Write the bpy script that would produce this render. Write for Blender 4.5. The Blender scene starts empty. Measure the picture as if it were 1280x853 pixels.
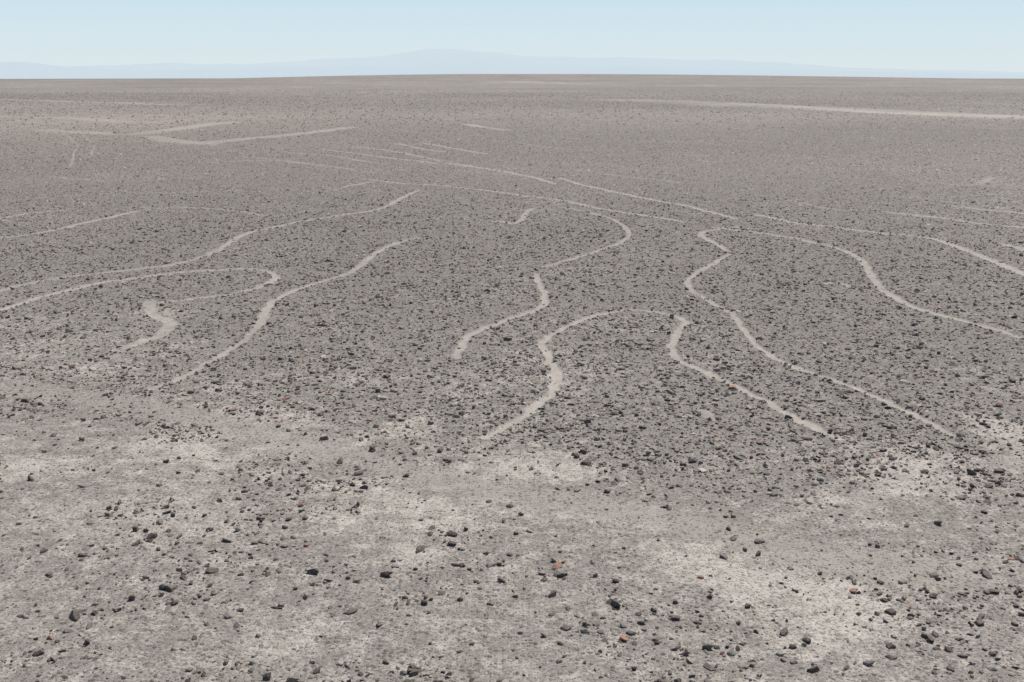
import bpy, bmesh, math, numpy as np
from mathutils import Vector
rng = np.random.default_rng(7)
scene = bpy.context.scene

# ---------------------------------------------------------------- image pixels to ground
H = 10.0                 # viewing tower platform height (m)
F = 1372.0               # camera focal length (image pixels)
PITCH = math.atan((426.5 - 91.5) / F)
cp, sp = math.cos(PITCH), math.sin(PITCH)

def gp(u, v):  # u, v are image pixel coordinates
    """image pixel, projected through the camera -> point on the plain, in metres"""
    x = (u - 640.0) / F
    y = -(v - 426.5) / F
    dy = cp + y * sp
    dz = -sp + y * cp
    t = H / max(-dz, 1e-4)
    return (x * t, dy * t)

def hash2(ix, iy, seed):
    n = (ix.astype(np.int64) * 374761393 + iy.astype(np.int64) * 668265263 + seed * 1442695041) & 0xffffffff
    n = ((n ^ (n >> 13)) * 1274126177) & 0xffffffff
    n = (n ^ (n >> 16)) & 0xffffffff
    return n.astype(np.float64) / 4294967295.0

def vnoise(x, y, seed=0):
    x0 = np.floor(x); y0 = np.floor(y)
    fx = x - x0; fy = y - y0
    fx = fx * fx * (3 - 2 * fx); fy = fy * fy * (3 - 2 * fy)
    a = hash2(x0, y0, seed); b = hash2(x0 + 1, y0, seed)
    c = hash2(x0, y0 + 1, seed); d = hash2(x0 + 1, y0 + 1, seed)
    return (a + (b - a) * fx) * (1 - fy) + (c + (d - c) * fx) * fy

def fbm(x, y, scale, octv=4, seed=0):
    s = 0; amp = 1; tot = 0
    ca, sa = math.cos(0.6), math.sin(0.6)
    x = x / scale; y = y / scale
    for o in range(octv):
        s = s + amp * vnoise(x, y, seed + o * 17); tot += amp
        amp *= 0.55
        x, y = (x * ca - y * sa) * 2.03 + 5.3, (x * sa + y * ca) * 2.03 + 1.7
    return s / tot

def sstep(a, b, x):
    t = np.clip((x - a) / (b - a), 0, 1)
    return t * t * (3 - 2 * t)

# geoglyph lines: (points, width m, strength)
LINES = [
 ([(525,236),(500,248),(480,259),(455,265),(430,268),(385,275),(345,283),(310,291),(285,306),(258,320)], .46, .9),
 ([(265,317),(230,328),(190,335),(120,342),(60,350),(0,363),(-80,380)], .40, .7),
 ([(-60,402),(0,388),(50,372),(110,357),(165,348),(230,340),(300,336),(338,341),(343,350),(322,360)], .42, 1.0),
 ([(340,354),(300,366),(260,372),(215,378),(188,382)], .40, .7),
 ([(188,378),(190,392),(212,402),(205,415),(180,426),(150,436)], .55, .65),
 ([(520,296),(490,305),(465,320),(437,341),(400,353),(365,365),(340,380),(328,398),(318,412)], .38, .85),
 ([(328,398),(312,418),(285,438),(255,455),(225,472),(190,485)], .30, .65),
 ([(667,260),(656,266),(653,273),(643,278),(622,275)], .45, .8),
 ([(455,222),(510,228),(560,232),(640,242),(700,250),(760,262),(856,277)], .56, .95),
 ([(700,258),(745,267),(773,277),(786,291),(779,301),(745,315),(710,325),(680,334)], .38, .75),
 ([(671,342),(670,348),(676,358),(681,373),(674,386),(640,398),(605,410),(582,422),(571,447)], .34, .95),
 ([(1045,550),(1010,532),(975,512),(935,490),(895,470),(860,455),(843,443),(842,428),(859,402)], .33, .95),
 ([(860,405),(846,396),(820,390),(785,388),(750,393),(715,405),(690,418),(676,433)], .32, .95),
 ([(678,426),(686,450),(696,468),(695,483),(675,505),(645,524),(605,543)], .34, .95),
 ([(1190,545),(1145,520),(1110,505),(1070,488),(1030,473),(990,460),(958,440),(932,415),(916,390)], .30, .9),
 ([(920,395),(890,378),(865,363),(860,350),(875,338),(893,328),(912,316)], .34, .85),
 ([(908,312),(893,302),(878,294),(880,289),(900,285),(925,283)], .42, .85),
 ([(498,180),(530,186),(560,190)], .8, .8),
 ([(528,179),(575,187),(610,192)], .8, .9),
 ([(560,203),(610,210),(650,217),(692,228)], .7, .95),
 ([(400,186),(450,192),(500,198),(545,203)], .8, .7),
 ([(440,183),(500,190),(550,200)], .8, .65),
 ([(360,190),(420,195),(470,202)], .8, .55),
 ([(300,196),(350,199),(410,207),(470,215)], .8, .45),
 ([(700,222),(760,238),(810,248),(860,258),(920,273)], .6, .95),
 ([(890,283),(925,288),(965,293),(1010,300),(1055,312),(1078,325),(1090,342),(1110,365),(1150,385),(1200,400),(1250,415),(1300,429),(1380,450)], .44, .95),
 ([(945,268),(990,278),(1050,284),(1110,291),(1165,297),(1210,312),(1250,328),(1290,343),(1360,366)], .60, 1.0),
 ([(1105,265),(1170,272),(1230,279),(1330,286)], .65, .8),
 ([(1185,257),(1240,263),(1330,270)], .65, .65),
 ([(-60,302),(0,297),(40,292),(80,285),(130,273),(182,262)], .5, .85),
 ([(-60,280),(0,272),(45,265),(80,262)], .55, .6),
 ([(180,262),(230,258),(290,262),(330,268)], .55, .45),
 ([(80,166),(95,176),(92,195),(88,210)], .30, .5),
 ([(105,168),(116,178),(115,195)], .30, .45),
 ([(583,155),(632,162)], 2.6, .75),
 ([(1032,353),(1048,352),(1062,357)], .35, .7),
 ([(875,512),(884,520),(892,528)], .30, .5),
 ([(430,232),(462,226)], .6, .6),
 ([(250,203),(330,200),(400,205)], 1.0, .45),
 ([(60,220),(140,226),(240,222)], .8, .35),
 ([(10,250),(90,244),(200,240),(300,236)], .7, .3),
 ([(1255,303),(1280,310),(1310,322)], .8, .6),
 ([(985,250),(1040,262),(1100,262)], .6, .4),
 ([(720,212),(790,222),(850,228)], .7, .4),
 ([(620,176),(700,186),(780,190)], 1.0, .35),
 ([(1150,228),(1215,232),(1240,222)], .7, .4),
 ([(240,180),(310,174),(380,167),(438,159)], 3.6, .6),
 ([(165,168),(215,162),(255,156),(298,152)], 4.5, .55),
 ([(0,146),(90,148),(180,152),(240,150)], 6.0, .45),
 ([(60,162),(140,168),(200,166)], 4.0, .4),
 ([(195,170),(215,176),(260,180)], 4.0, .55),
 ([(780,125),(860,128),(940,132),(1040,136),(1140,141),(1330,149)], 26.0, .5),
 ([(860,127),(960,131),(1060,138),(1160,143),(1330,147)], 11.0, .85),
 ([(0,124),(120,128),(240,131)], 10, .4),
 ([(400,104),(600,102),(760,106)], 60, .35),
]
# pale wash / sand patches: (u, v, ru, rv, strength)
PALE = [(560,625,120,30,.40),(470,535,90,18,.5),(520,528,50,14,.6),(420,662,60,14,.65),(860,705,60,26,.7),
 (940,745,70,40,.75),(1040,760,70,40,.8),(1010,810,60,25,.6),(360,800,60,30,.45),(60,575,80,22,.3),(100,640,120,25,.25),
 (1262,535,40,22,.7),(1150,590,70,28,.5),(1040,620,60,20,.45),(1240,480,60,30,.35),(720,585,80,20,.35),
 (185,392,40,12,.6),(60,430,90,22,.5),(110,455,80,16,.5),(30,400,60,14,.4),(190,440,70,14,.4),(300,480,60,12,.35),
 (700,445,50,16,.2),(760,480,70,20,.3),(560,480,80,18,.3),(450,480,50,14,.35),(980,560,120,20,.35),(1000,500,50,12,.25),
 (280,560,60,16,.35),(505,695,50,12,.55),(550,660,50,10,.45),(180,560,60,14,.3),(740,640,120,22,.35),
 (120,150,190,9,.4),(60,300,70,12,.2),(1220,228,50,6,.3),(880,455,60,14,.25),(620,300,70,9,.12)]
TRACKS = [([(-120,486),(0,488),(100,495),(200,512),(300,535),(400,560),(520,590),(620,615),(800,640),(1000,690),(1200,720)], 1.5)]
EDGE = np.array([gp(u, v) for u, v in [(-400,470),(-100,475),(0,478),(150,500),(300,535),(430,548),(600,562),(750,585),(900,615),(1050,600),(1150,565),(1280,545),(1500,530),(1800,520)]])
EDGE = EDGE[np.argsort(EDGE[:, 0])]

def catmull(P, n=6):
    P = [np.array(p, float) for p in P]
    if len(P) < 3: return P
    Q = [2 * P[0] - P[1]] + P + [2 * P[-1] - P[-2]]
    out = []
    for i in range(1, len(Q) - 2):
        for k in range(n):
            t = k / n
            out.append(0.5 * ((2 * Q[i]) + (-Q[i-1] + Q[i+1]) * t + (2*Q[i-1] - 5*Q[i] + 4*Q[i+1] - Q[i+2]) * t*t + (-Q[i-1] + 3*Q[i] - 3*Q[i+1] + Q[i+2]) * t**3))
    out.append(P[-1])
    return out

SEGS = []
for pts, w, s in LINES:
    C = [gp(*p) for p in catmull(pts)]
    n = len(C) - 1
    for i in range(n):
        e0 = min(1, (i + .5) / (n * .10 + 1e-6), (n - i - .5) / (n * .10 + 1e-6))
        SEGS.append((*C[i], *C[i+1], w, s * (0.65 + 0.35 * e0)))

def line_field(x, y):
    order = np.argsort(y, kind='stable'); ys = y[order]
    best = np.zeros_like(x); rim = np.zeros_like(x)
    for ax, ay, bx, by, w, s in SEGS:
        m = w * 1.6
        lo = np.searchsorted(ys, min(ay, by) - m); hi = np.searchsorted(ys, max(ay, by) + m)
        idx = order[lo:hi]
        xx = x[idx]
        k = (xx > min(ax, bx) - m) & (xx < max(ax, bx) + m)
        idx = idx[k]
        if len(idx) == 0: continue
        px = x[idx] - ax; py = y[idx] - ay
        dx, dy = bx - ax, by - ay
        t = np.clip((px * dx + py * dy) / (dx*dx + dy*dy + 1e-9), 0, 1)
        d = np.hypot(px - t * dx, py - t * dy) / (w * .5)
        val = s * (1 - sstep(.60, 1.35, d))
        best[idx] = np.maximum(best[idx], val)
        rv = s * np.exp(-((d - 1.75) / .45) ** 2) * (w < 1)
        rim[idx] = np.maximum(rim[idx], rv)
    return best, rim * (1 - np.clip(best * 1.5, 0, 1))

def poly_dist(x, y, C):
    best = np.full_like(x, 1e9)
    for a, b in zip(C[:-1], C[1:]):
        dx, dy = b[0]-a[0], b[1]-a[1]
        t = np.clip(((x-a[0])*dx + (y-a[1])*dy) / (dx*dx+dy*dy), 0, 1)
        best = np.minimum(best, np.hypot(x-a[0]-t*dx, y-a[1]-t*dy))
    return best

TR = [([gp(*p) for p in catmull(pts, 3)], w) for pts, w in TRACKS]

def fields(x, y):
    r = np.hypot(x, y)
    far = sstep(110, 220, r)
    wx = x + (fbm(x, y, .6, 3, 3) - .5) * .34
    wy = y + (fbm(x, y, .6, 3, 9) - .5) * .34 + far * (fbm(x, y, 14, 3, 13) - .5) * 14 * np.clip(r / 350, .2, 1)
    ln, rim = line_field(wx, wy)
    ln = ln * (0.60 + 0.75 * fbm(x, y, .8, 4, 21)) * (1 + far * (-.75 + 1.4 * fbm(x, y, 12, 4, 23)))
    ln = np.clip(ln, 0, 1)
    n1 = fbm(x, y, 7.0, 5, 31); n2 = fbm(x, y, 1.6, 4, 41); n3 = fbm(x, y, 40.0, 4, 51)
    yb = np.interp(x, EDGE[:, 0], EDGE[:, 1])
    fg = sstep(-1.5, 3.5, yb - y + (n1 - .5) * 9 + (n2 - .5) * 3)
    bl = np.zeros_like(x)
    bx = x + (n1 - .5) * 3.5 * np.clip(r / 40, .5, 4); by = y + (fbm(x, y, 7.0, 4, 77) - .5) * 4.0 * np.clip(r / 40, .5, 4)
    for u, v, ru, rv, s in PALE:
        c = gp(u, v); rx = ru * c[1] / F; ry = (gp(u, v - rv)[1] - gp(u, v + rv)[1]) / 2
        q = ((bx - c[0]) / rx) ** 2 + ((by - c[1]) / ry) ** 2
        bl = np.maximum(bl, s * np.exp(-q))
    bl = bl * (.0 + 1.9 * n2)
    tr = np.zeros_like(x)
    near = r < 90
    for C, w in TR:
        d = np.full_like(x, 1e9); d[near] = poly_dist(wx[near], wy[near], C)
        tr = np.maximum(tr, 1 - sstep(.5, 1.3, d / (w * .5)))
    pale = .16 + .22 * sstep(.45, .72, n1) * sstep(.35, .6, n2) + .12 * (n3 - .5) + .15 * fg * (.3 + 1.4 * n2) + .75 * bl
    pale = np.clip(pale, 0, 1)
    dens = (1 - .5 * fg) * (.35 + 1.3 * n2) * (1 - .5 * np.clip(bl * 1.3, 0, 1))
    clump = sstep(.42, .64, fbm(x, y, 3.0, 4, 61))
    dens = dens * (1 - fg + fg * (.25 + 1.6 * clump))
    dens = dens * (1 - .94 * np.clip(ln * 2.0, 0, 1)) * (1 - .8 * tr) + rim * .3
    dark = fbm(x, y, 90.0, 4, 71)
    c = gp(130, 150)
    warm = np.exp(-((x - c[0]) / 55) ** 2 - ((y - c[1]) / 70) ** 2) * (.2 + 1.1 * fbm(x, y, 18, 4, 87))
    return ln, rim, pale, tr, dens, fg, dark, warm

def height(x, y, ln=None, rim=None):
    r = np.hypot(x, y); az = np.arctan2(x, y)
    z = (fbm(x, y, 6.0, 3, 101) - .5) * .22 * sstep(0, 14, r)
    z += (fbm(x, y, 60.0, 3, 111) - .5) * .5 * sstep(20, 140, r) * (1 - sstep(900, 3000, r))
    sl = .0100 * sstep(.02, .50, -az) + .0058 * sstep(.05, .55, az)
    z -= sl * np.maximum(0, r - 2300)
    z -= .002 * np.maximum(0, r - 12000)
    if ln is not None:
        z = z - .03 * ln + .03 * rim
    return z

# ---------------------------------------------------------------- ground sheet
px = np.concatenate([np.arange(930, 3, -.78), np.geomspace(3, .45, 24)])
rr = np.concatenate([np.linspace(1.5, H * F / 932, 22)[:-1], H * F / px])
fine = np.linspace(-.56, .56, 1300)
coarse_l = np.linspace(-math.pi, -.56, 90)[:-1]
coarse_r = np.linspace(.56, math.pi, 90)[1:-1]
aa = np.concatenate([coarse_l, fine, coarse_r])
R, A = np.meshgrid(rr, aa, indexing='ij')
X = (R * np.sin(A)).ravel(); Y = (R * np.cos(A)).ravel()
ln, rim, pale, tr, dens, fg, dark, warm = fields(X, Y)
Z = height(X, Y, ln, rim)
nr, na = R.shape
X = np.append(X, 0); Y = np.append(Y, 0); Z = np.append(Z, 0)
i = np.arange(nr - 1)[:, None]; j = np.arange(na)[None, :]; j2 = (j + 1) % na
quads = np.stack([i*na + j, i*na + j2, (i+1)*na + j2, (i+1)*na + j], -1)[..., ::-1].reshape(-1, 4)
tri = np.stack([np.full(na, nr*na), (np.arange(na)+1) % na, np.arange(na)], -1)
loops = np.concatenate([quads.ravel(), tri.ravel()]).astype(np.int32)
starts = np.concatenate([np.arange(len(quads))*4, len(quads)*4 + np.arange(na)*3]).astype(np.int32)

def mk_mesh(name, co, loops, starts):
    me = bpy.data.meshes.new(name)
    me.vertices.add(len(co)); me.vertices.foreach_set('co', co.astype(np.float32).ravel())
    me.loops.add(len(loops)); me.loops.foreach_set('vertex_index', loops.astype(np.int32))
    me.polygons.add(len(starts)); me.polygons.foreach_set('loop_start', starts.astype(np.int32))
    me.update(calc_edges=True)
    return me

gm = mk_mesh('desert_ground', np.stack([X, Y, Z], -1), loops, starts)
gm.polygons.foreach_set('use_smooth', np.ones(len(gm.polygons), bool))
for nm, arr in (('line', ln), ('pale', pale), ('track', tr), ('warm', warm), ('darkv', dark)):
    at = gm.attributes.new(nm, 'FLOAT', 'POINT')
    at.data.foreach_set('value', np.append(arr, 0).astype(np.float32))
ground = bpy.data.objects.new('desert_ground', gm)
scene.collection.objects.link(ground)

# ---------------------------------------------------------------- node helpers
def newmat(name):
    m = bpy.data.materials.new(name); m.use_nodes = True
    nt = m.node_tree; b = nt.nodes['Principled BSDF']
    b.inputs['Roughness'].default_value = .95
    b.inputs['Specular IOR Level'].default_value = .15
    return m, nt, b
def attr(nt, name, typ='GEOMETRY'):
    n = nt.nodes.new('ShaderNodeAttribute'); n.attribute_name = name; n.attribute_type = typ
    return n.outputs['Fac']
def noise(nt, vec, scale, detail=4, rough=.55):
    n = nt.nodes.new('ShaderNodeTexNoise'); n.inputs['Scale'].default_value = scale
    n.inputs['Detail'].default_value = detail; n.inputs['Roughness'].default_value = rough
    nt.links.new(vec, n.inputs['Vector']); return n.outputs['Fac']
def setin(nt, sock, v):
    if hasattr(v, 'links'): nt.links.new(v, sock)
    else: sock.default_value = v
def mth(nt, op, a, b=0.0, c=None, clamp=False):
    n = nt.nodes.new('ShaderNodeMath'); n.operation = op; n.use_clamp = clamp
    setin(nt, n.inputs[0], a); setin(nt, n.inputs[1], b)
    if c is not None: setin(nt, n.inputs[2], c)
    return n.outputs[0]
def mapr(nt, v, a, b, c=0., d=1.):
    n = nt.nodes.new('ShaderNodeMapRange'); nt.links.new(v, n.inputs[0])
    for k, t in zip((1, 2, 3, 4), (a, b, c, d)): n.inputs[k].default_value = t
    return n.outputs[0]
def mixc(nt, f, a, b, mode='MIX'):
    n = nt.nodes.new('ShaderNodeMix'); n.data_type = 'RGBA'; n.blend_type = mode
    setin(nt, n.inputs[0], f)
    for s, v in ((n.inputs[6], a), (n.inputs[7], b)):
        if hasattr(v, 'links'): nt.links.new(v, s)
        else: s.default_value = (*v, 1)
    return n.outputs[2]

# ground material
m, nt, b = newmat('desert_pavement')
tc = nt.nodes.new('ShaderNodeNewGeometry').outputs['Position']
aL, aP, aT, aW, aD = [attr(nt, k) for k in ('line', 'pale', 'track', 'warm', 'darkv')]
nF = noise(nt, tc, 14, 6, .75); nM = noise(nt, tc, 2.0, 8, .7)
def pebbles(scale, lo, hi):
    vor = nt.nodes.new('ShaderNodeTexVoronoi'); vor.inputs['Scale'].default_value = scale
    nt.links.new(tc, vor.inputs['Vector'])
    sep = nt.nodes.new('ShaderNodeSeparateColor'); nt.links.new(vor.outputs['Color'], sep.inputs[0])
    return mth(nt, 'MULTIPLY', mapr(nt, vor.outputs['Distance'], .42, .30), mapr(nt, sep.outputs[0], lo, hi)), sep.outputs[1]
peb, pr = pebbles(20, .45, .50)
peb2, pr2 = pebbles(8.5, .58, .62)
gravel = mixc(nt, mapr(nt, nM, .3, .7), (.252, .227, .198), (.400, .364, .320))
gravel = mixc(nt, mapr(nt, nF, .38, .6), (.180, .161, .139), gravel)
sand = mixc(nt, mapr(nt, nM, .3, .7), (.40, .361, .309), (.54, .492, .430))
sand = mixc(nt, mapr(nt, nF, .38, .55, .55, 0.), sand, (.26, .232, .198))
pf = mth(nt, 'ADD', aP, mth(nt, 'MULTIPLY', mth(nt, 'SUBTRACT', nM, .5), 1.7))
pf = mth(nt, 'ADD', pf, mth(nt, 'MULTIPLY', mth(nt, 'SUBTRACT', nF, .5), .8), clamp=True)
pf = mapr(nt, pf, .22, .8)
col = mixc(nt, pf, gravel, sand)
tcol = mixc(nt, nF, (.28, .254, .219), (.37, .336, .29))
col = mixc(nt, mth(nt, 'MULTIPLY', aT, .65), col, tcol)
pcol = mixc(nt, pr, (.085, .075, .064), (.30, .27, .235))
col = mixc(nt, mth(nt, 'MULTIPLY', peb, mapr(nt, pf, 0., 1., .85, .5)), col, pcol)
pcol2 = mixc(nt, pr2, (.085, .074, .063), (.22, .197, .17))
col = mixc(nt, mth(nt, 'MULTIPLY', mth(nt, 'MULTIPLY', peb2, mapr(nt, aL, 0, .5, 1, 0)), mapr(nt, pf, 0., 1., .8, .35)), col, pcol2)
lcol = mixc(nt, mapr(nt, nM, .3, .7), (.37, .335, .285), (.49, .447, .388))
lf = mth(nt, 'MULTIPLY', aL, mapr(nt, nF, .35, .6, .45, 1.1), clamp=True)
col = mixc(nt, lf, col, lcol)
dk = mapr(nt, aD, .3, .7, .85, 1.05)
cmb = nt.nodes.new('ShaderNodeCombineColor')
for k in range(3): nt.links.new(dk, cmb.inputs[k])
col = mixc(nt, 1.0, col, cmb.outputs[0], 'MULTIPLY')
col = mixc(nt, mth(nt, 'MULTIPLY', aW, .6, clamp=True), col, (.33, .27, .228))
nt.links.new(col, b.inputs['Base Color'])
hgt = mth(nt, 'ADD', mth(nt, 'MULTIPLY', nF, .9), mth(nt, 'MULTIPLY', mth(nt, 'ADD', peb, peb2), mapr(nt, aL, 0, .6, .9, .1)))
bp = nt.nodes.new('ShaderNodeBump'); bp.inputs['Strength'].default_value = .8; bp.inputs['Distance'].default_value = .03
nt.links.new(hgt, bp.inputs['Height']); nt.links.new(bp.outputs[0], b.inputs['Normal'])
gm.materials.append(m)

# stone materials
def stone_mat(name, typ):
    m, nt, b = newmat(name)
    t = attr(nt, 'tint', typ)
    cr = nt.nodes.new('ShaderNodeValToRGB'); nt.links.new(t, cr.inputs[0])
    e = cr.color_ramp.elements
    e[0].position = 0; e[0].color = (.062, .046, .037, 1)
    e[1].position = 1; e[1].color = (.33, .14, .08, 1)
    for p, c in ((.30, (.098, .077, .063)), (.45, (.15, .125, .105)), (.7, (.23, .202, .172)), (.88, (.31, .277, .238)), (.95, (.40, .36, .31)), (.972, (.20, .12, .085))):
        x = e.new(p); x.color = (*c, 1)
    pos = nt.nodes.new('ShaderNodeNewGeometry').outputs['Position']
    n = noise(nt, pos, 30, 4, .6)
    dust = mixc(nt, mapr(nt, n, .45, .75, 0, .5), cr.outputs[0], (.33, .295, .25))
    nt.links.new(dust, b.inputs['Base Color']); b.inputs['Roughness'].default_value = .7
    b.inputs['Specular IOR Level'].default_value = .3
    return m
sm_i = stone_mat('varnished_stone', 'INSTANCER')
sm_g = stone_mat('varnished_stone_far', 'GEOMETRY')

# stone shapes
protos = bpy.data.collections.new('stone_shapes')
NP = 14
for k in range(NP):
    bm = bmesh.new()
    npt = int(rng.integers(11, 24))
    el = rng.uniform(.55, .95); fl = rng.uniform(.36, .75)
    for _ in range(npt):
        d = rng.normal(size=3); d /= np.linalg.norm(d); d *= rng.uniform(.82, 1.0)
        if k % 3 == 0: d[2] = np.clip(d[2] * 1.6, -.8, .8)
        bm.verts.new((d[0], d[1] * el, d[2] * fl))
    res = bmesh.ops.convex_hull(bm, input=bm.verts)
    bmesh.ops.delete(bm, geom=[g for g in res['geom_interior'] if isinstance(g, bmesh.types.BMVert)], context='VERTS')
    bmesh.ops.recalc_face_normals(bm, faces=bm.faces)
    me = bpy.data.meshes.new('stone_shape'); bm.to_mesh(me); bm.free(); me.materials.append(sm_i)
    protos.objects.link(bpy.data.objects.new('stone_shape', me))

def scatter(r0, r1, per_m2, azmax=.56, fin=None, fout=None):
    n = int(per_m2 * azmax * (r1*r1 - r0*r0))
    r = np.sqrt(rng.uniform(r0*r0, r1*r1, n)); a = rng.uniform(-azmax, azmax, n)
    keep = np.ones(n)
    if fin: keep *= sstep(r0, fin, r)
    if fout: keep *= 1 - sstep(fout, r1, r)
    k = rng.uniform(0, 1, n) < keep; r = r[k]; a = a[k]
    x = r * np.sin(a); y = r * np.cos(a)
    ln, rim, pale, tr, dens, fg, dark, warm = fields(x, y)
    k = rng.uniform(0, 1.5, len(x)) < dens
    return x[k], y[k], ln[k], rim[k], fg[k]

P = []
for r0, r1, pm2, med, sig, lo, fi, fo in [(13, 34, 85, .021, .6, .011, None, 26), (13, 45, 13, .062, .38, .032, None, 26), (13, 90, 3, .080, .35, .04, None, 45), (24, 56, 72, .034, .52, .016, 32, 34), (34, 120, 34, .043, .45, .024, 55, 56)]:
    x, y, l_, ri, fg_ = scatter(r0, r1, pm2, fin=fi, fout=fo)
    s = np.clip(np.exp(rng.normal(math.log(med), sig, len(x))), lo, .15)
    P.append((x, y, s, l_, ri, fg_))
x, y, s, l_, ri, fg_ = [np.concatenate(c) for c in zip(*P)]
z = height(x, y, l_, ri) + s * rng.uniform(.05, .3, len(s))
pm_ = bpy.data.meshes.new('scattered_stones')
pm_.vertices.add(len(x)); pm_.vertices.foreach_set('co', np.stack([x, y, z], -1).astype(np.float32).ravel())
def addat(me, nm, typ, arr, key='value'):
    a = me.attributes.new(nm, typ, 'POINT'); a.data.foreach_set(key, arr.ravel())
rot = np.stack([rng.normal(0, .22, len(x)), rng.normal(0, .22, len(x)), rng.uniform(0, 6.28, len(x))], -1)
scl = s[:, None] * np.stack([rng.uniform(.85, 1.3, len(x)), rng.uniform(.8, 1.1, len(x)), rng.uniform(.6, 1.15, len(x))], -1)
tint = rng.uniform(0, 1, len(x))
tint = np.where((fg_ > .5) & (tint < .96) & (s > .035), tint ** 2.2, tint)
addat(pm_, 'rot', 'FLOAT_VECTOR', rot.astype(np.float32), 'vector')
addat(pm_, 'scl', 'FLOAT_VECTOR', scl.astype(np.float32), 'vector')
addat(pm_, 'tint', 'FLOAT', tint.astype(np.float32))
addat(pm_, 'pick', 'INT', rng.integers(0, NP, len(x)).astype(np.int32))
stones = bpy.data.objects.new('scattered_stones', pm_); scene.collection.objects.link(stones)
pm_.materials.append(sm_i)
ng = bpy.data.node_groups.new('scatter', 'GeometryNodeTree')
ng.interface.new_socket('Geometry', in_out='INPUT', socket_type='NodeSocketGeometry')
ng.interface.new_socket('Geometry', in_out='OUTPUT', socket_type='NodeSocketGeometry')
N = ng.nodes; gi = N.new('NodeGroupInput'); go = N.new('NodeGroupOutput')
iop = N.new('GeometryNodeInstanceOnPoints'); ci = N.new('GeometryNodeCollectionInfo')
ci.inputs['Collection'].default_value = protos; ci.inputs['Separate Children'].default_value = True; ci.inputs['Reset Children'].default_value = True
def na_(nm, t):
    n = N.new('GeometryNodeInputNamedAttribute'); n.data_type = t; n.inputs['Name'].default_value = nm
    return n.outputs['Attribute']
L = ng.links
L.new(gi.outputs[0], iop.inputs['Points']); L.new(ci.outputs[0], iop.inputs['Instance'])
iop.inputs['Pick Instance'].default_value = True
L.new(na_('pick', 'INT'), iop.inputs['Instance Index'])
e2r = N.new('FunctionNodeEulerToRotation'); L.new(na_('rot', 'FLOAT_VECTOR'), e2r.inputs[0]); L.new(e2r.outputs[0], iop.inputs['Rotation'])
L.new(na_('scl', 'FLOAT_VECTOR'), iop.inputs['Scale']); L.new(iop.outputs[0], go.inputs[0])
md = stones.modifiers.new('scatter', 'NODES'); md.node_group = ng

# far stones: merged small angular blocks
P = []
for r0, r1, pm2, med, sig, fi, fo in [(56, 180, 17, .058, .42, 120, 121), (100, 300, 3.6, .095, .38, 170, 171), (170, 800, .45, .18, .4, 300, 400)]:
    xx, yy, l_, ri, fg_ = scatter(r0, r1, pm2, .54, fin=fi, fout=fo)
    s = np.clip(np.exp(rng.normal(math.log(med), sig, len(xx))), .03, .45)
    P.append((xx, yy, s, l_, ri))
x, y, s, l_, ri = [np.concatenate(c) for c in zip(*P)]
n = len(x)
z = height(x, y, l_, ri)
base = np.array([(1, 0, -.2), (0, 1, -.2), (-1, 0, -.2), (0, -1, -.2), (.35, .3, .6), (-.35, -.25, .55)])
V = base[None] * rng.uniform(.7, 1.25, (n, 6, 3)) * s[:, None, None]
a = rng.uniform(0, 6.28, n); c_, s_ = np.cos(a)[:, None], np.sin(a)[:, None]
V = np.stack([V[..., 0]*c_ - V[..., 1]*s_ + x[:, None], V[..., 0]*s_ + V[..., 1]*c_ + y[:, None], V[..., 2] + z[:, None]], -1)
ft = np.array([(0,1,4), (1,5,4), (1,2,5), (2,3,5), (3,4,5), (3,0,4)])
FL = (ft[None] + (np.arange(n) * 6)[:, None, None]).ravel()
fm = mk_mesh('distant_stones', V.reshape(-1, 3), FL, np.arange(n * 6) * 3)
addat(fm, 'tint', 'FLOAT', np.repeat(rng.uniform(0, .92, n), 6).astype(np.float32))
fm.materials.append(sm_g)
fo = bpy.data.objects.new('distant_stones', fm); scene.collection.objects.link(fo)

# ---------------------------------------------------------------- distant hills
def ridge(name, dist, depth, prof, rough, emis, alb, seed):
    us = np.linspace(-500, 1780, 500); K = 14
    az = np.arctan((us - 640) / F / cp)
    hpx = np.interp(us, [p[0] for p in prof], [p[1] for p in prof])
    hpx = np.maximum(hpx + (fbm(us, us*0, 60, 5, seed) - .5) * rough * np.clip(hpx/8, .3, 1.2), -8)
    top = hpx / F * dist * 1.03
    co = []
    for k in range(K):
        t = k / (K - 1); f_ = math.sin(math.pi * t) ** .8 if 0 < k < K-1 else 0
        d = dist + (t - .5) * depth
        gull = (fbm(us*2.2, us*0 + k*40, 50, 4, seed+5) - .5) * .35 * (1 - f_) 
        zz = -400 + (top + 400) * np.clip(f_ + gull, 0, 1)
        co.append(np.stack([d*np.sin(az), d*np.cos(az), zz], -1))
    co = np.concatenate(co); nu = len(us)
    i = np.arange(K-1)[:, None]; j = np.arange(nu-1)[None]
    q = np.stack([i*nu+j, i*nu+j+1, (i+1)*nu+j+1, (i+1)*nu+j], -1).reshape(-1, 4)
    me = mk_mesh(name, co, q.ravel(), np.arange(len(q))*4)
    me.polygons.foreach_set('use_smooth', np.ones(len(me.polygons), bool))
    m, nt, b = newmat(name + '_haze_glow')
    pos = nt.nodes.new('ShaderNodeNewGeometry').outputs['Position']
    nn = noise(nt, pos, .0006, 5, .6)
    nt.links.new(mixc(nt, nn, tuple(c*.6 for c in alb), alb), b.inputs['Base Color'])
    b.inputs['Emission Color'].default_value = (*emis, 1); b.inputs['Emission Strength'].default_value = 1  # in-scattered haze put in as an even glow on the slopes
    b.inputs['Specular IOR Level'].default_value = 0
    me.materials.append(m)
    o = bpy.data.objects.new(name, me); scene.collection.objects.link(o)
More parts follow.
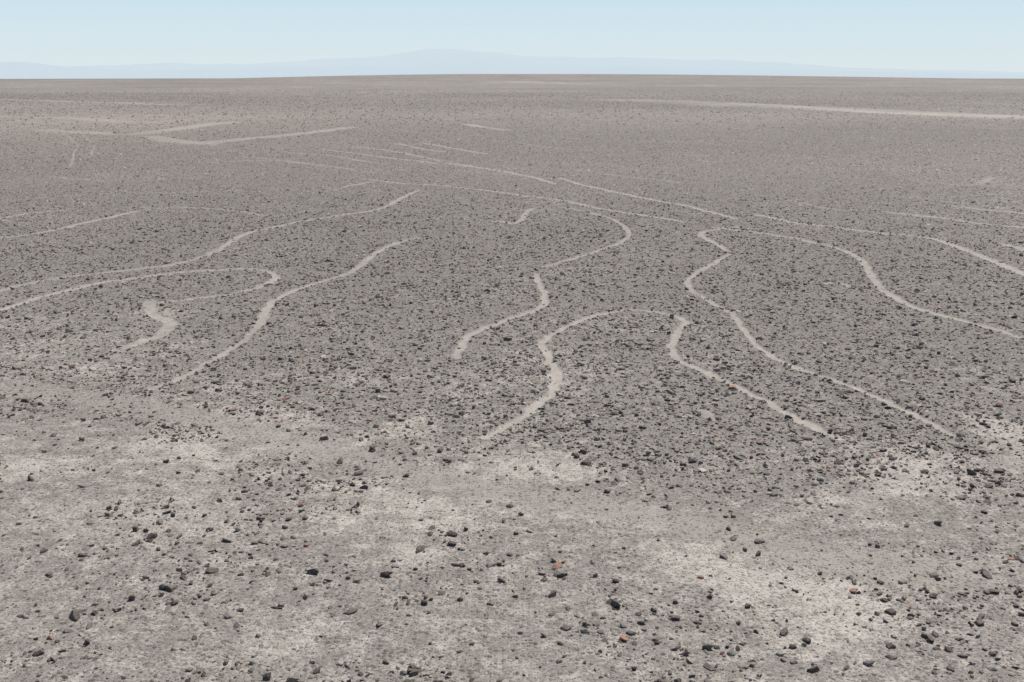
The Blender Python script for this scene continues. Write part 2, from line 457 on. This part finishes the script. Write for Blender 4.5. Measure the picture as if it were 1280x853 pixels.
ridge('distant_hills', 34000, 5000, [(-500,4),(0,7),(90,7),(200,11),(300,11),(400,15),(470,19),(520,24),(550,28),(580,29),(610,26),(650,21),(720,19),(800,17),(900,15),(980,9),(1040,5),(1150,4),(1280,0),(1780,0)], 5, (.585,.685,.755), (.05,.05,.05), 5)
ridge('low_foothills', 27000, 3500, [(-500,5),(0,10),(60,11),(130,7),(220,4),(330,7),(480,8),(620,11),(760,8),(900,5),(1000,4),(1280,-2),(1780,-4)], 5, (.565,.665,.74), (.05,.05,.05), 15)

# ---------------------------------------------------------------- light
EL, AZ = math.radians(56), math.radians(35)    # sun ahead and to the right
w = bpy.data.worlds.new('World'); scene.world = w; w.use_nodes = True
wn = w.node_tree; bg = wn.nodes['Background']
sk = wn.nodes.new('ShaderNodeTexSky'); sk.sky_type = 'NISHITA'; sk.sun_disc = False
sk.sun_elevation = EL; sk.sun_rotation = AZ; sk.air_density = 1.0; sk.dust_density = .3; sk.ozone_density = 1.0; sk.altitude = 500
wt = wn.nodes.new('ShaderNodeTexCoord'); wsx = wn.nodes.new('ShaderNodeSeparateXYZ'); wn.links.new(wt.outputs['Generated'], wsx.inputs[0])
hz = wn.nodes.new('ShaderNodeValToRGB'); wn.links.new(wsx.outputs[2], hz.inputs[0])
ce = hz.color_ramp.elements
ce[0].position = 0; ce[0].color = (.715, .795, .820, 1)
ce[1].position = .30; ce[1].color = (.30, .47, .67, 1)
x_ = ce.new(.03); x_.color = (.670, .790, .845, 1)
x_ = ce.new(.07); x_.color = (.575, .750, .855, 1)
sc = wn.nodes.new('ShaderNodeVectorMath'); sc.operation = 'SCALE'; sc.inputs['Scale'].default_value = 10.0
wn.links.new(hz.outputs[0], sc.inputs[0])
fr = wn.nodes.new('ShaderNodeMapRange'); wn.links.new(wsx.outputs[2], fr.inputs[0])
fr.inputs[1].default_value = .08; fr.inputs[2].default_value = .30; fr.interpolation_type = 'SMOOTHSTEP'
mx = wn.nodes.new('ShaderNodeMix'); mx.data_type = 'RGBA'
wn.links.new(fr.outputs[0], mx.inputs[0]); wn.links.new(sc.outputs[0], mx.inputs[6]); wn.links.new(sk.outputs[0], mx.inputs[7])
wn.links.new(mx.outputs[2], bg.inputs[0]); bg.inputs[1].default_value = .10
sun = bpy.data.lights.new('sun', 'SUN'); sun.energy = 5.0; sun.angle = math.radians(.53); sun.color = (1, .945, .88)
so = bpy.data.objects.new('sun', sun); scene.collection.objects.link(so)
S = Vector((math.sin(AZ)*math.cos(EL), math.cos(AZ)*math.cos(EL), math.sin(EL)))
so.rotation_euler = S.to_track_quat('Z', 'Y').to_euler(); so.location = S * 60

cam = bpy.data.cameras.new('camera'); co = bpy.data.objects.new('camera', cam); scene.collection.objects.link(co)
cam.sensor_width = 36; cam.lens = F / 1280 * 36; cam.clip_end = 120000; cam.clip_start = .1
co.location = (0, 0, H); co.rotation_euler = (math.pi/2 - PITCH, 0, 0)
scene.camera = co
scene.view_settings.view_transform = 'Standard'; scene.view_settings.look = 'None'; scene.view_settings.exposure = 0
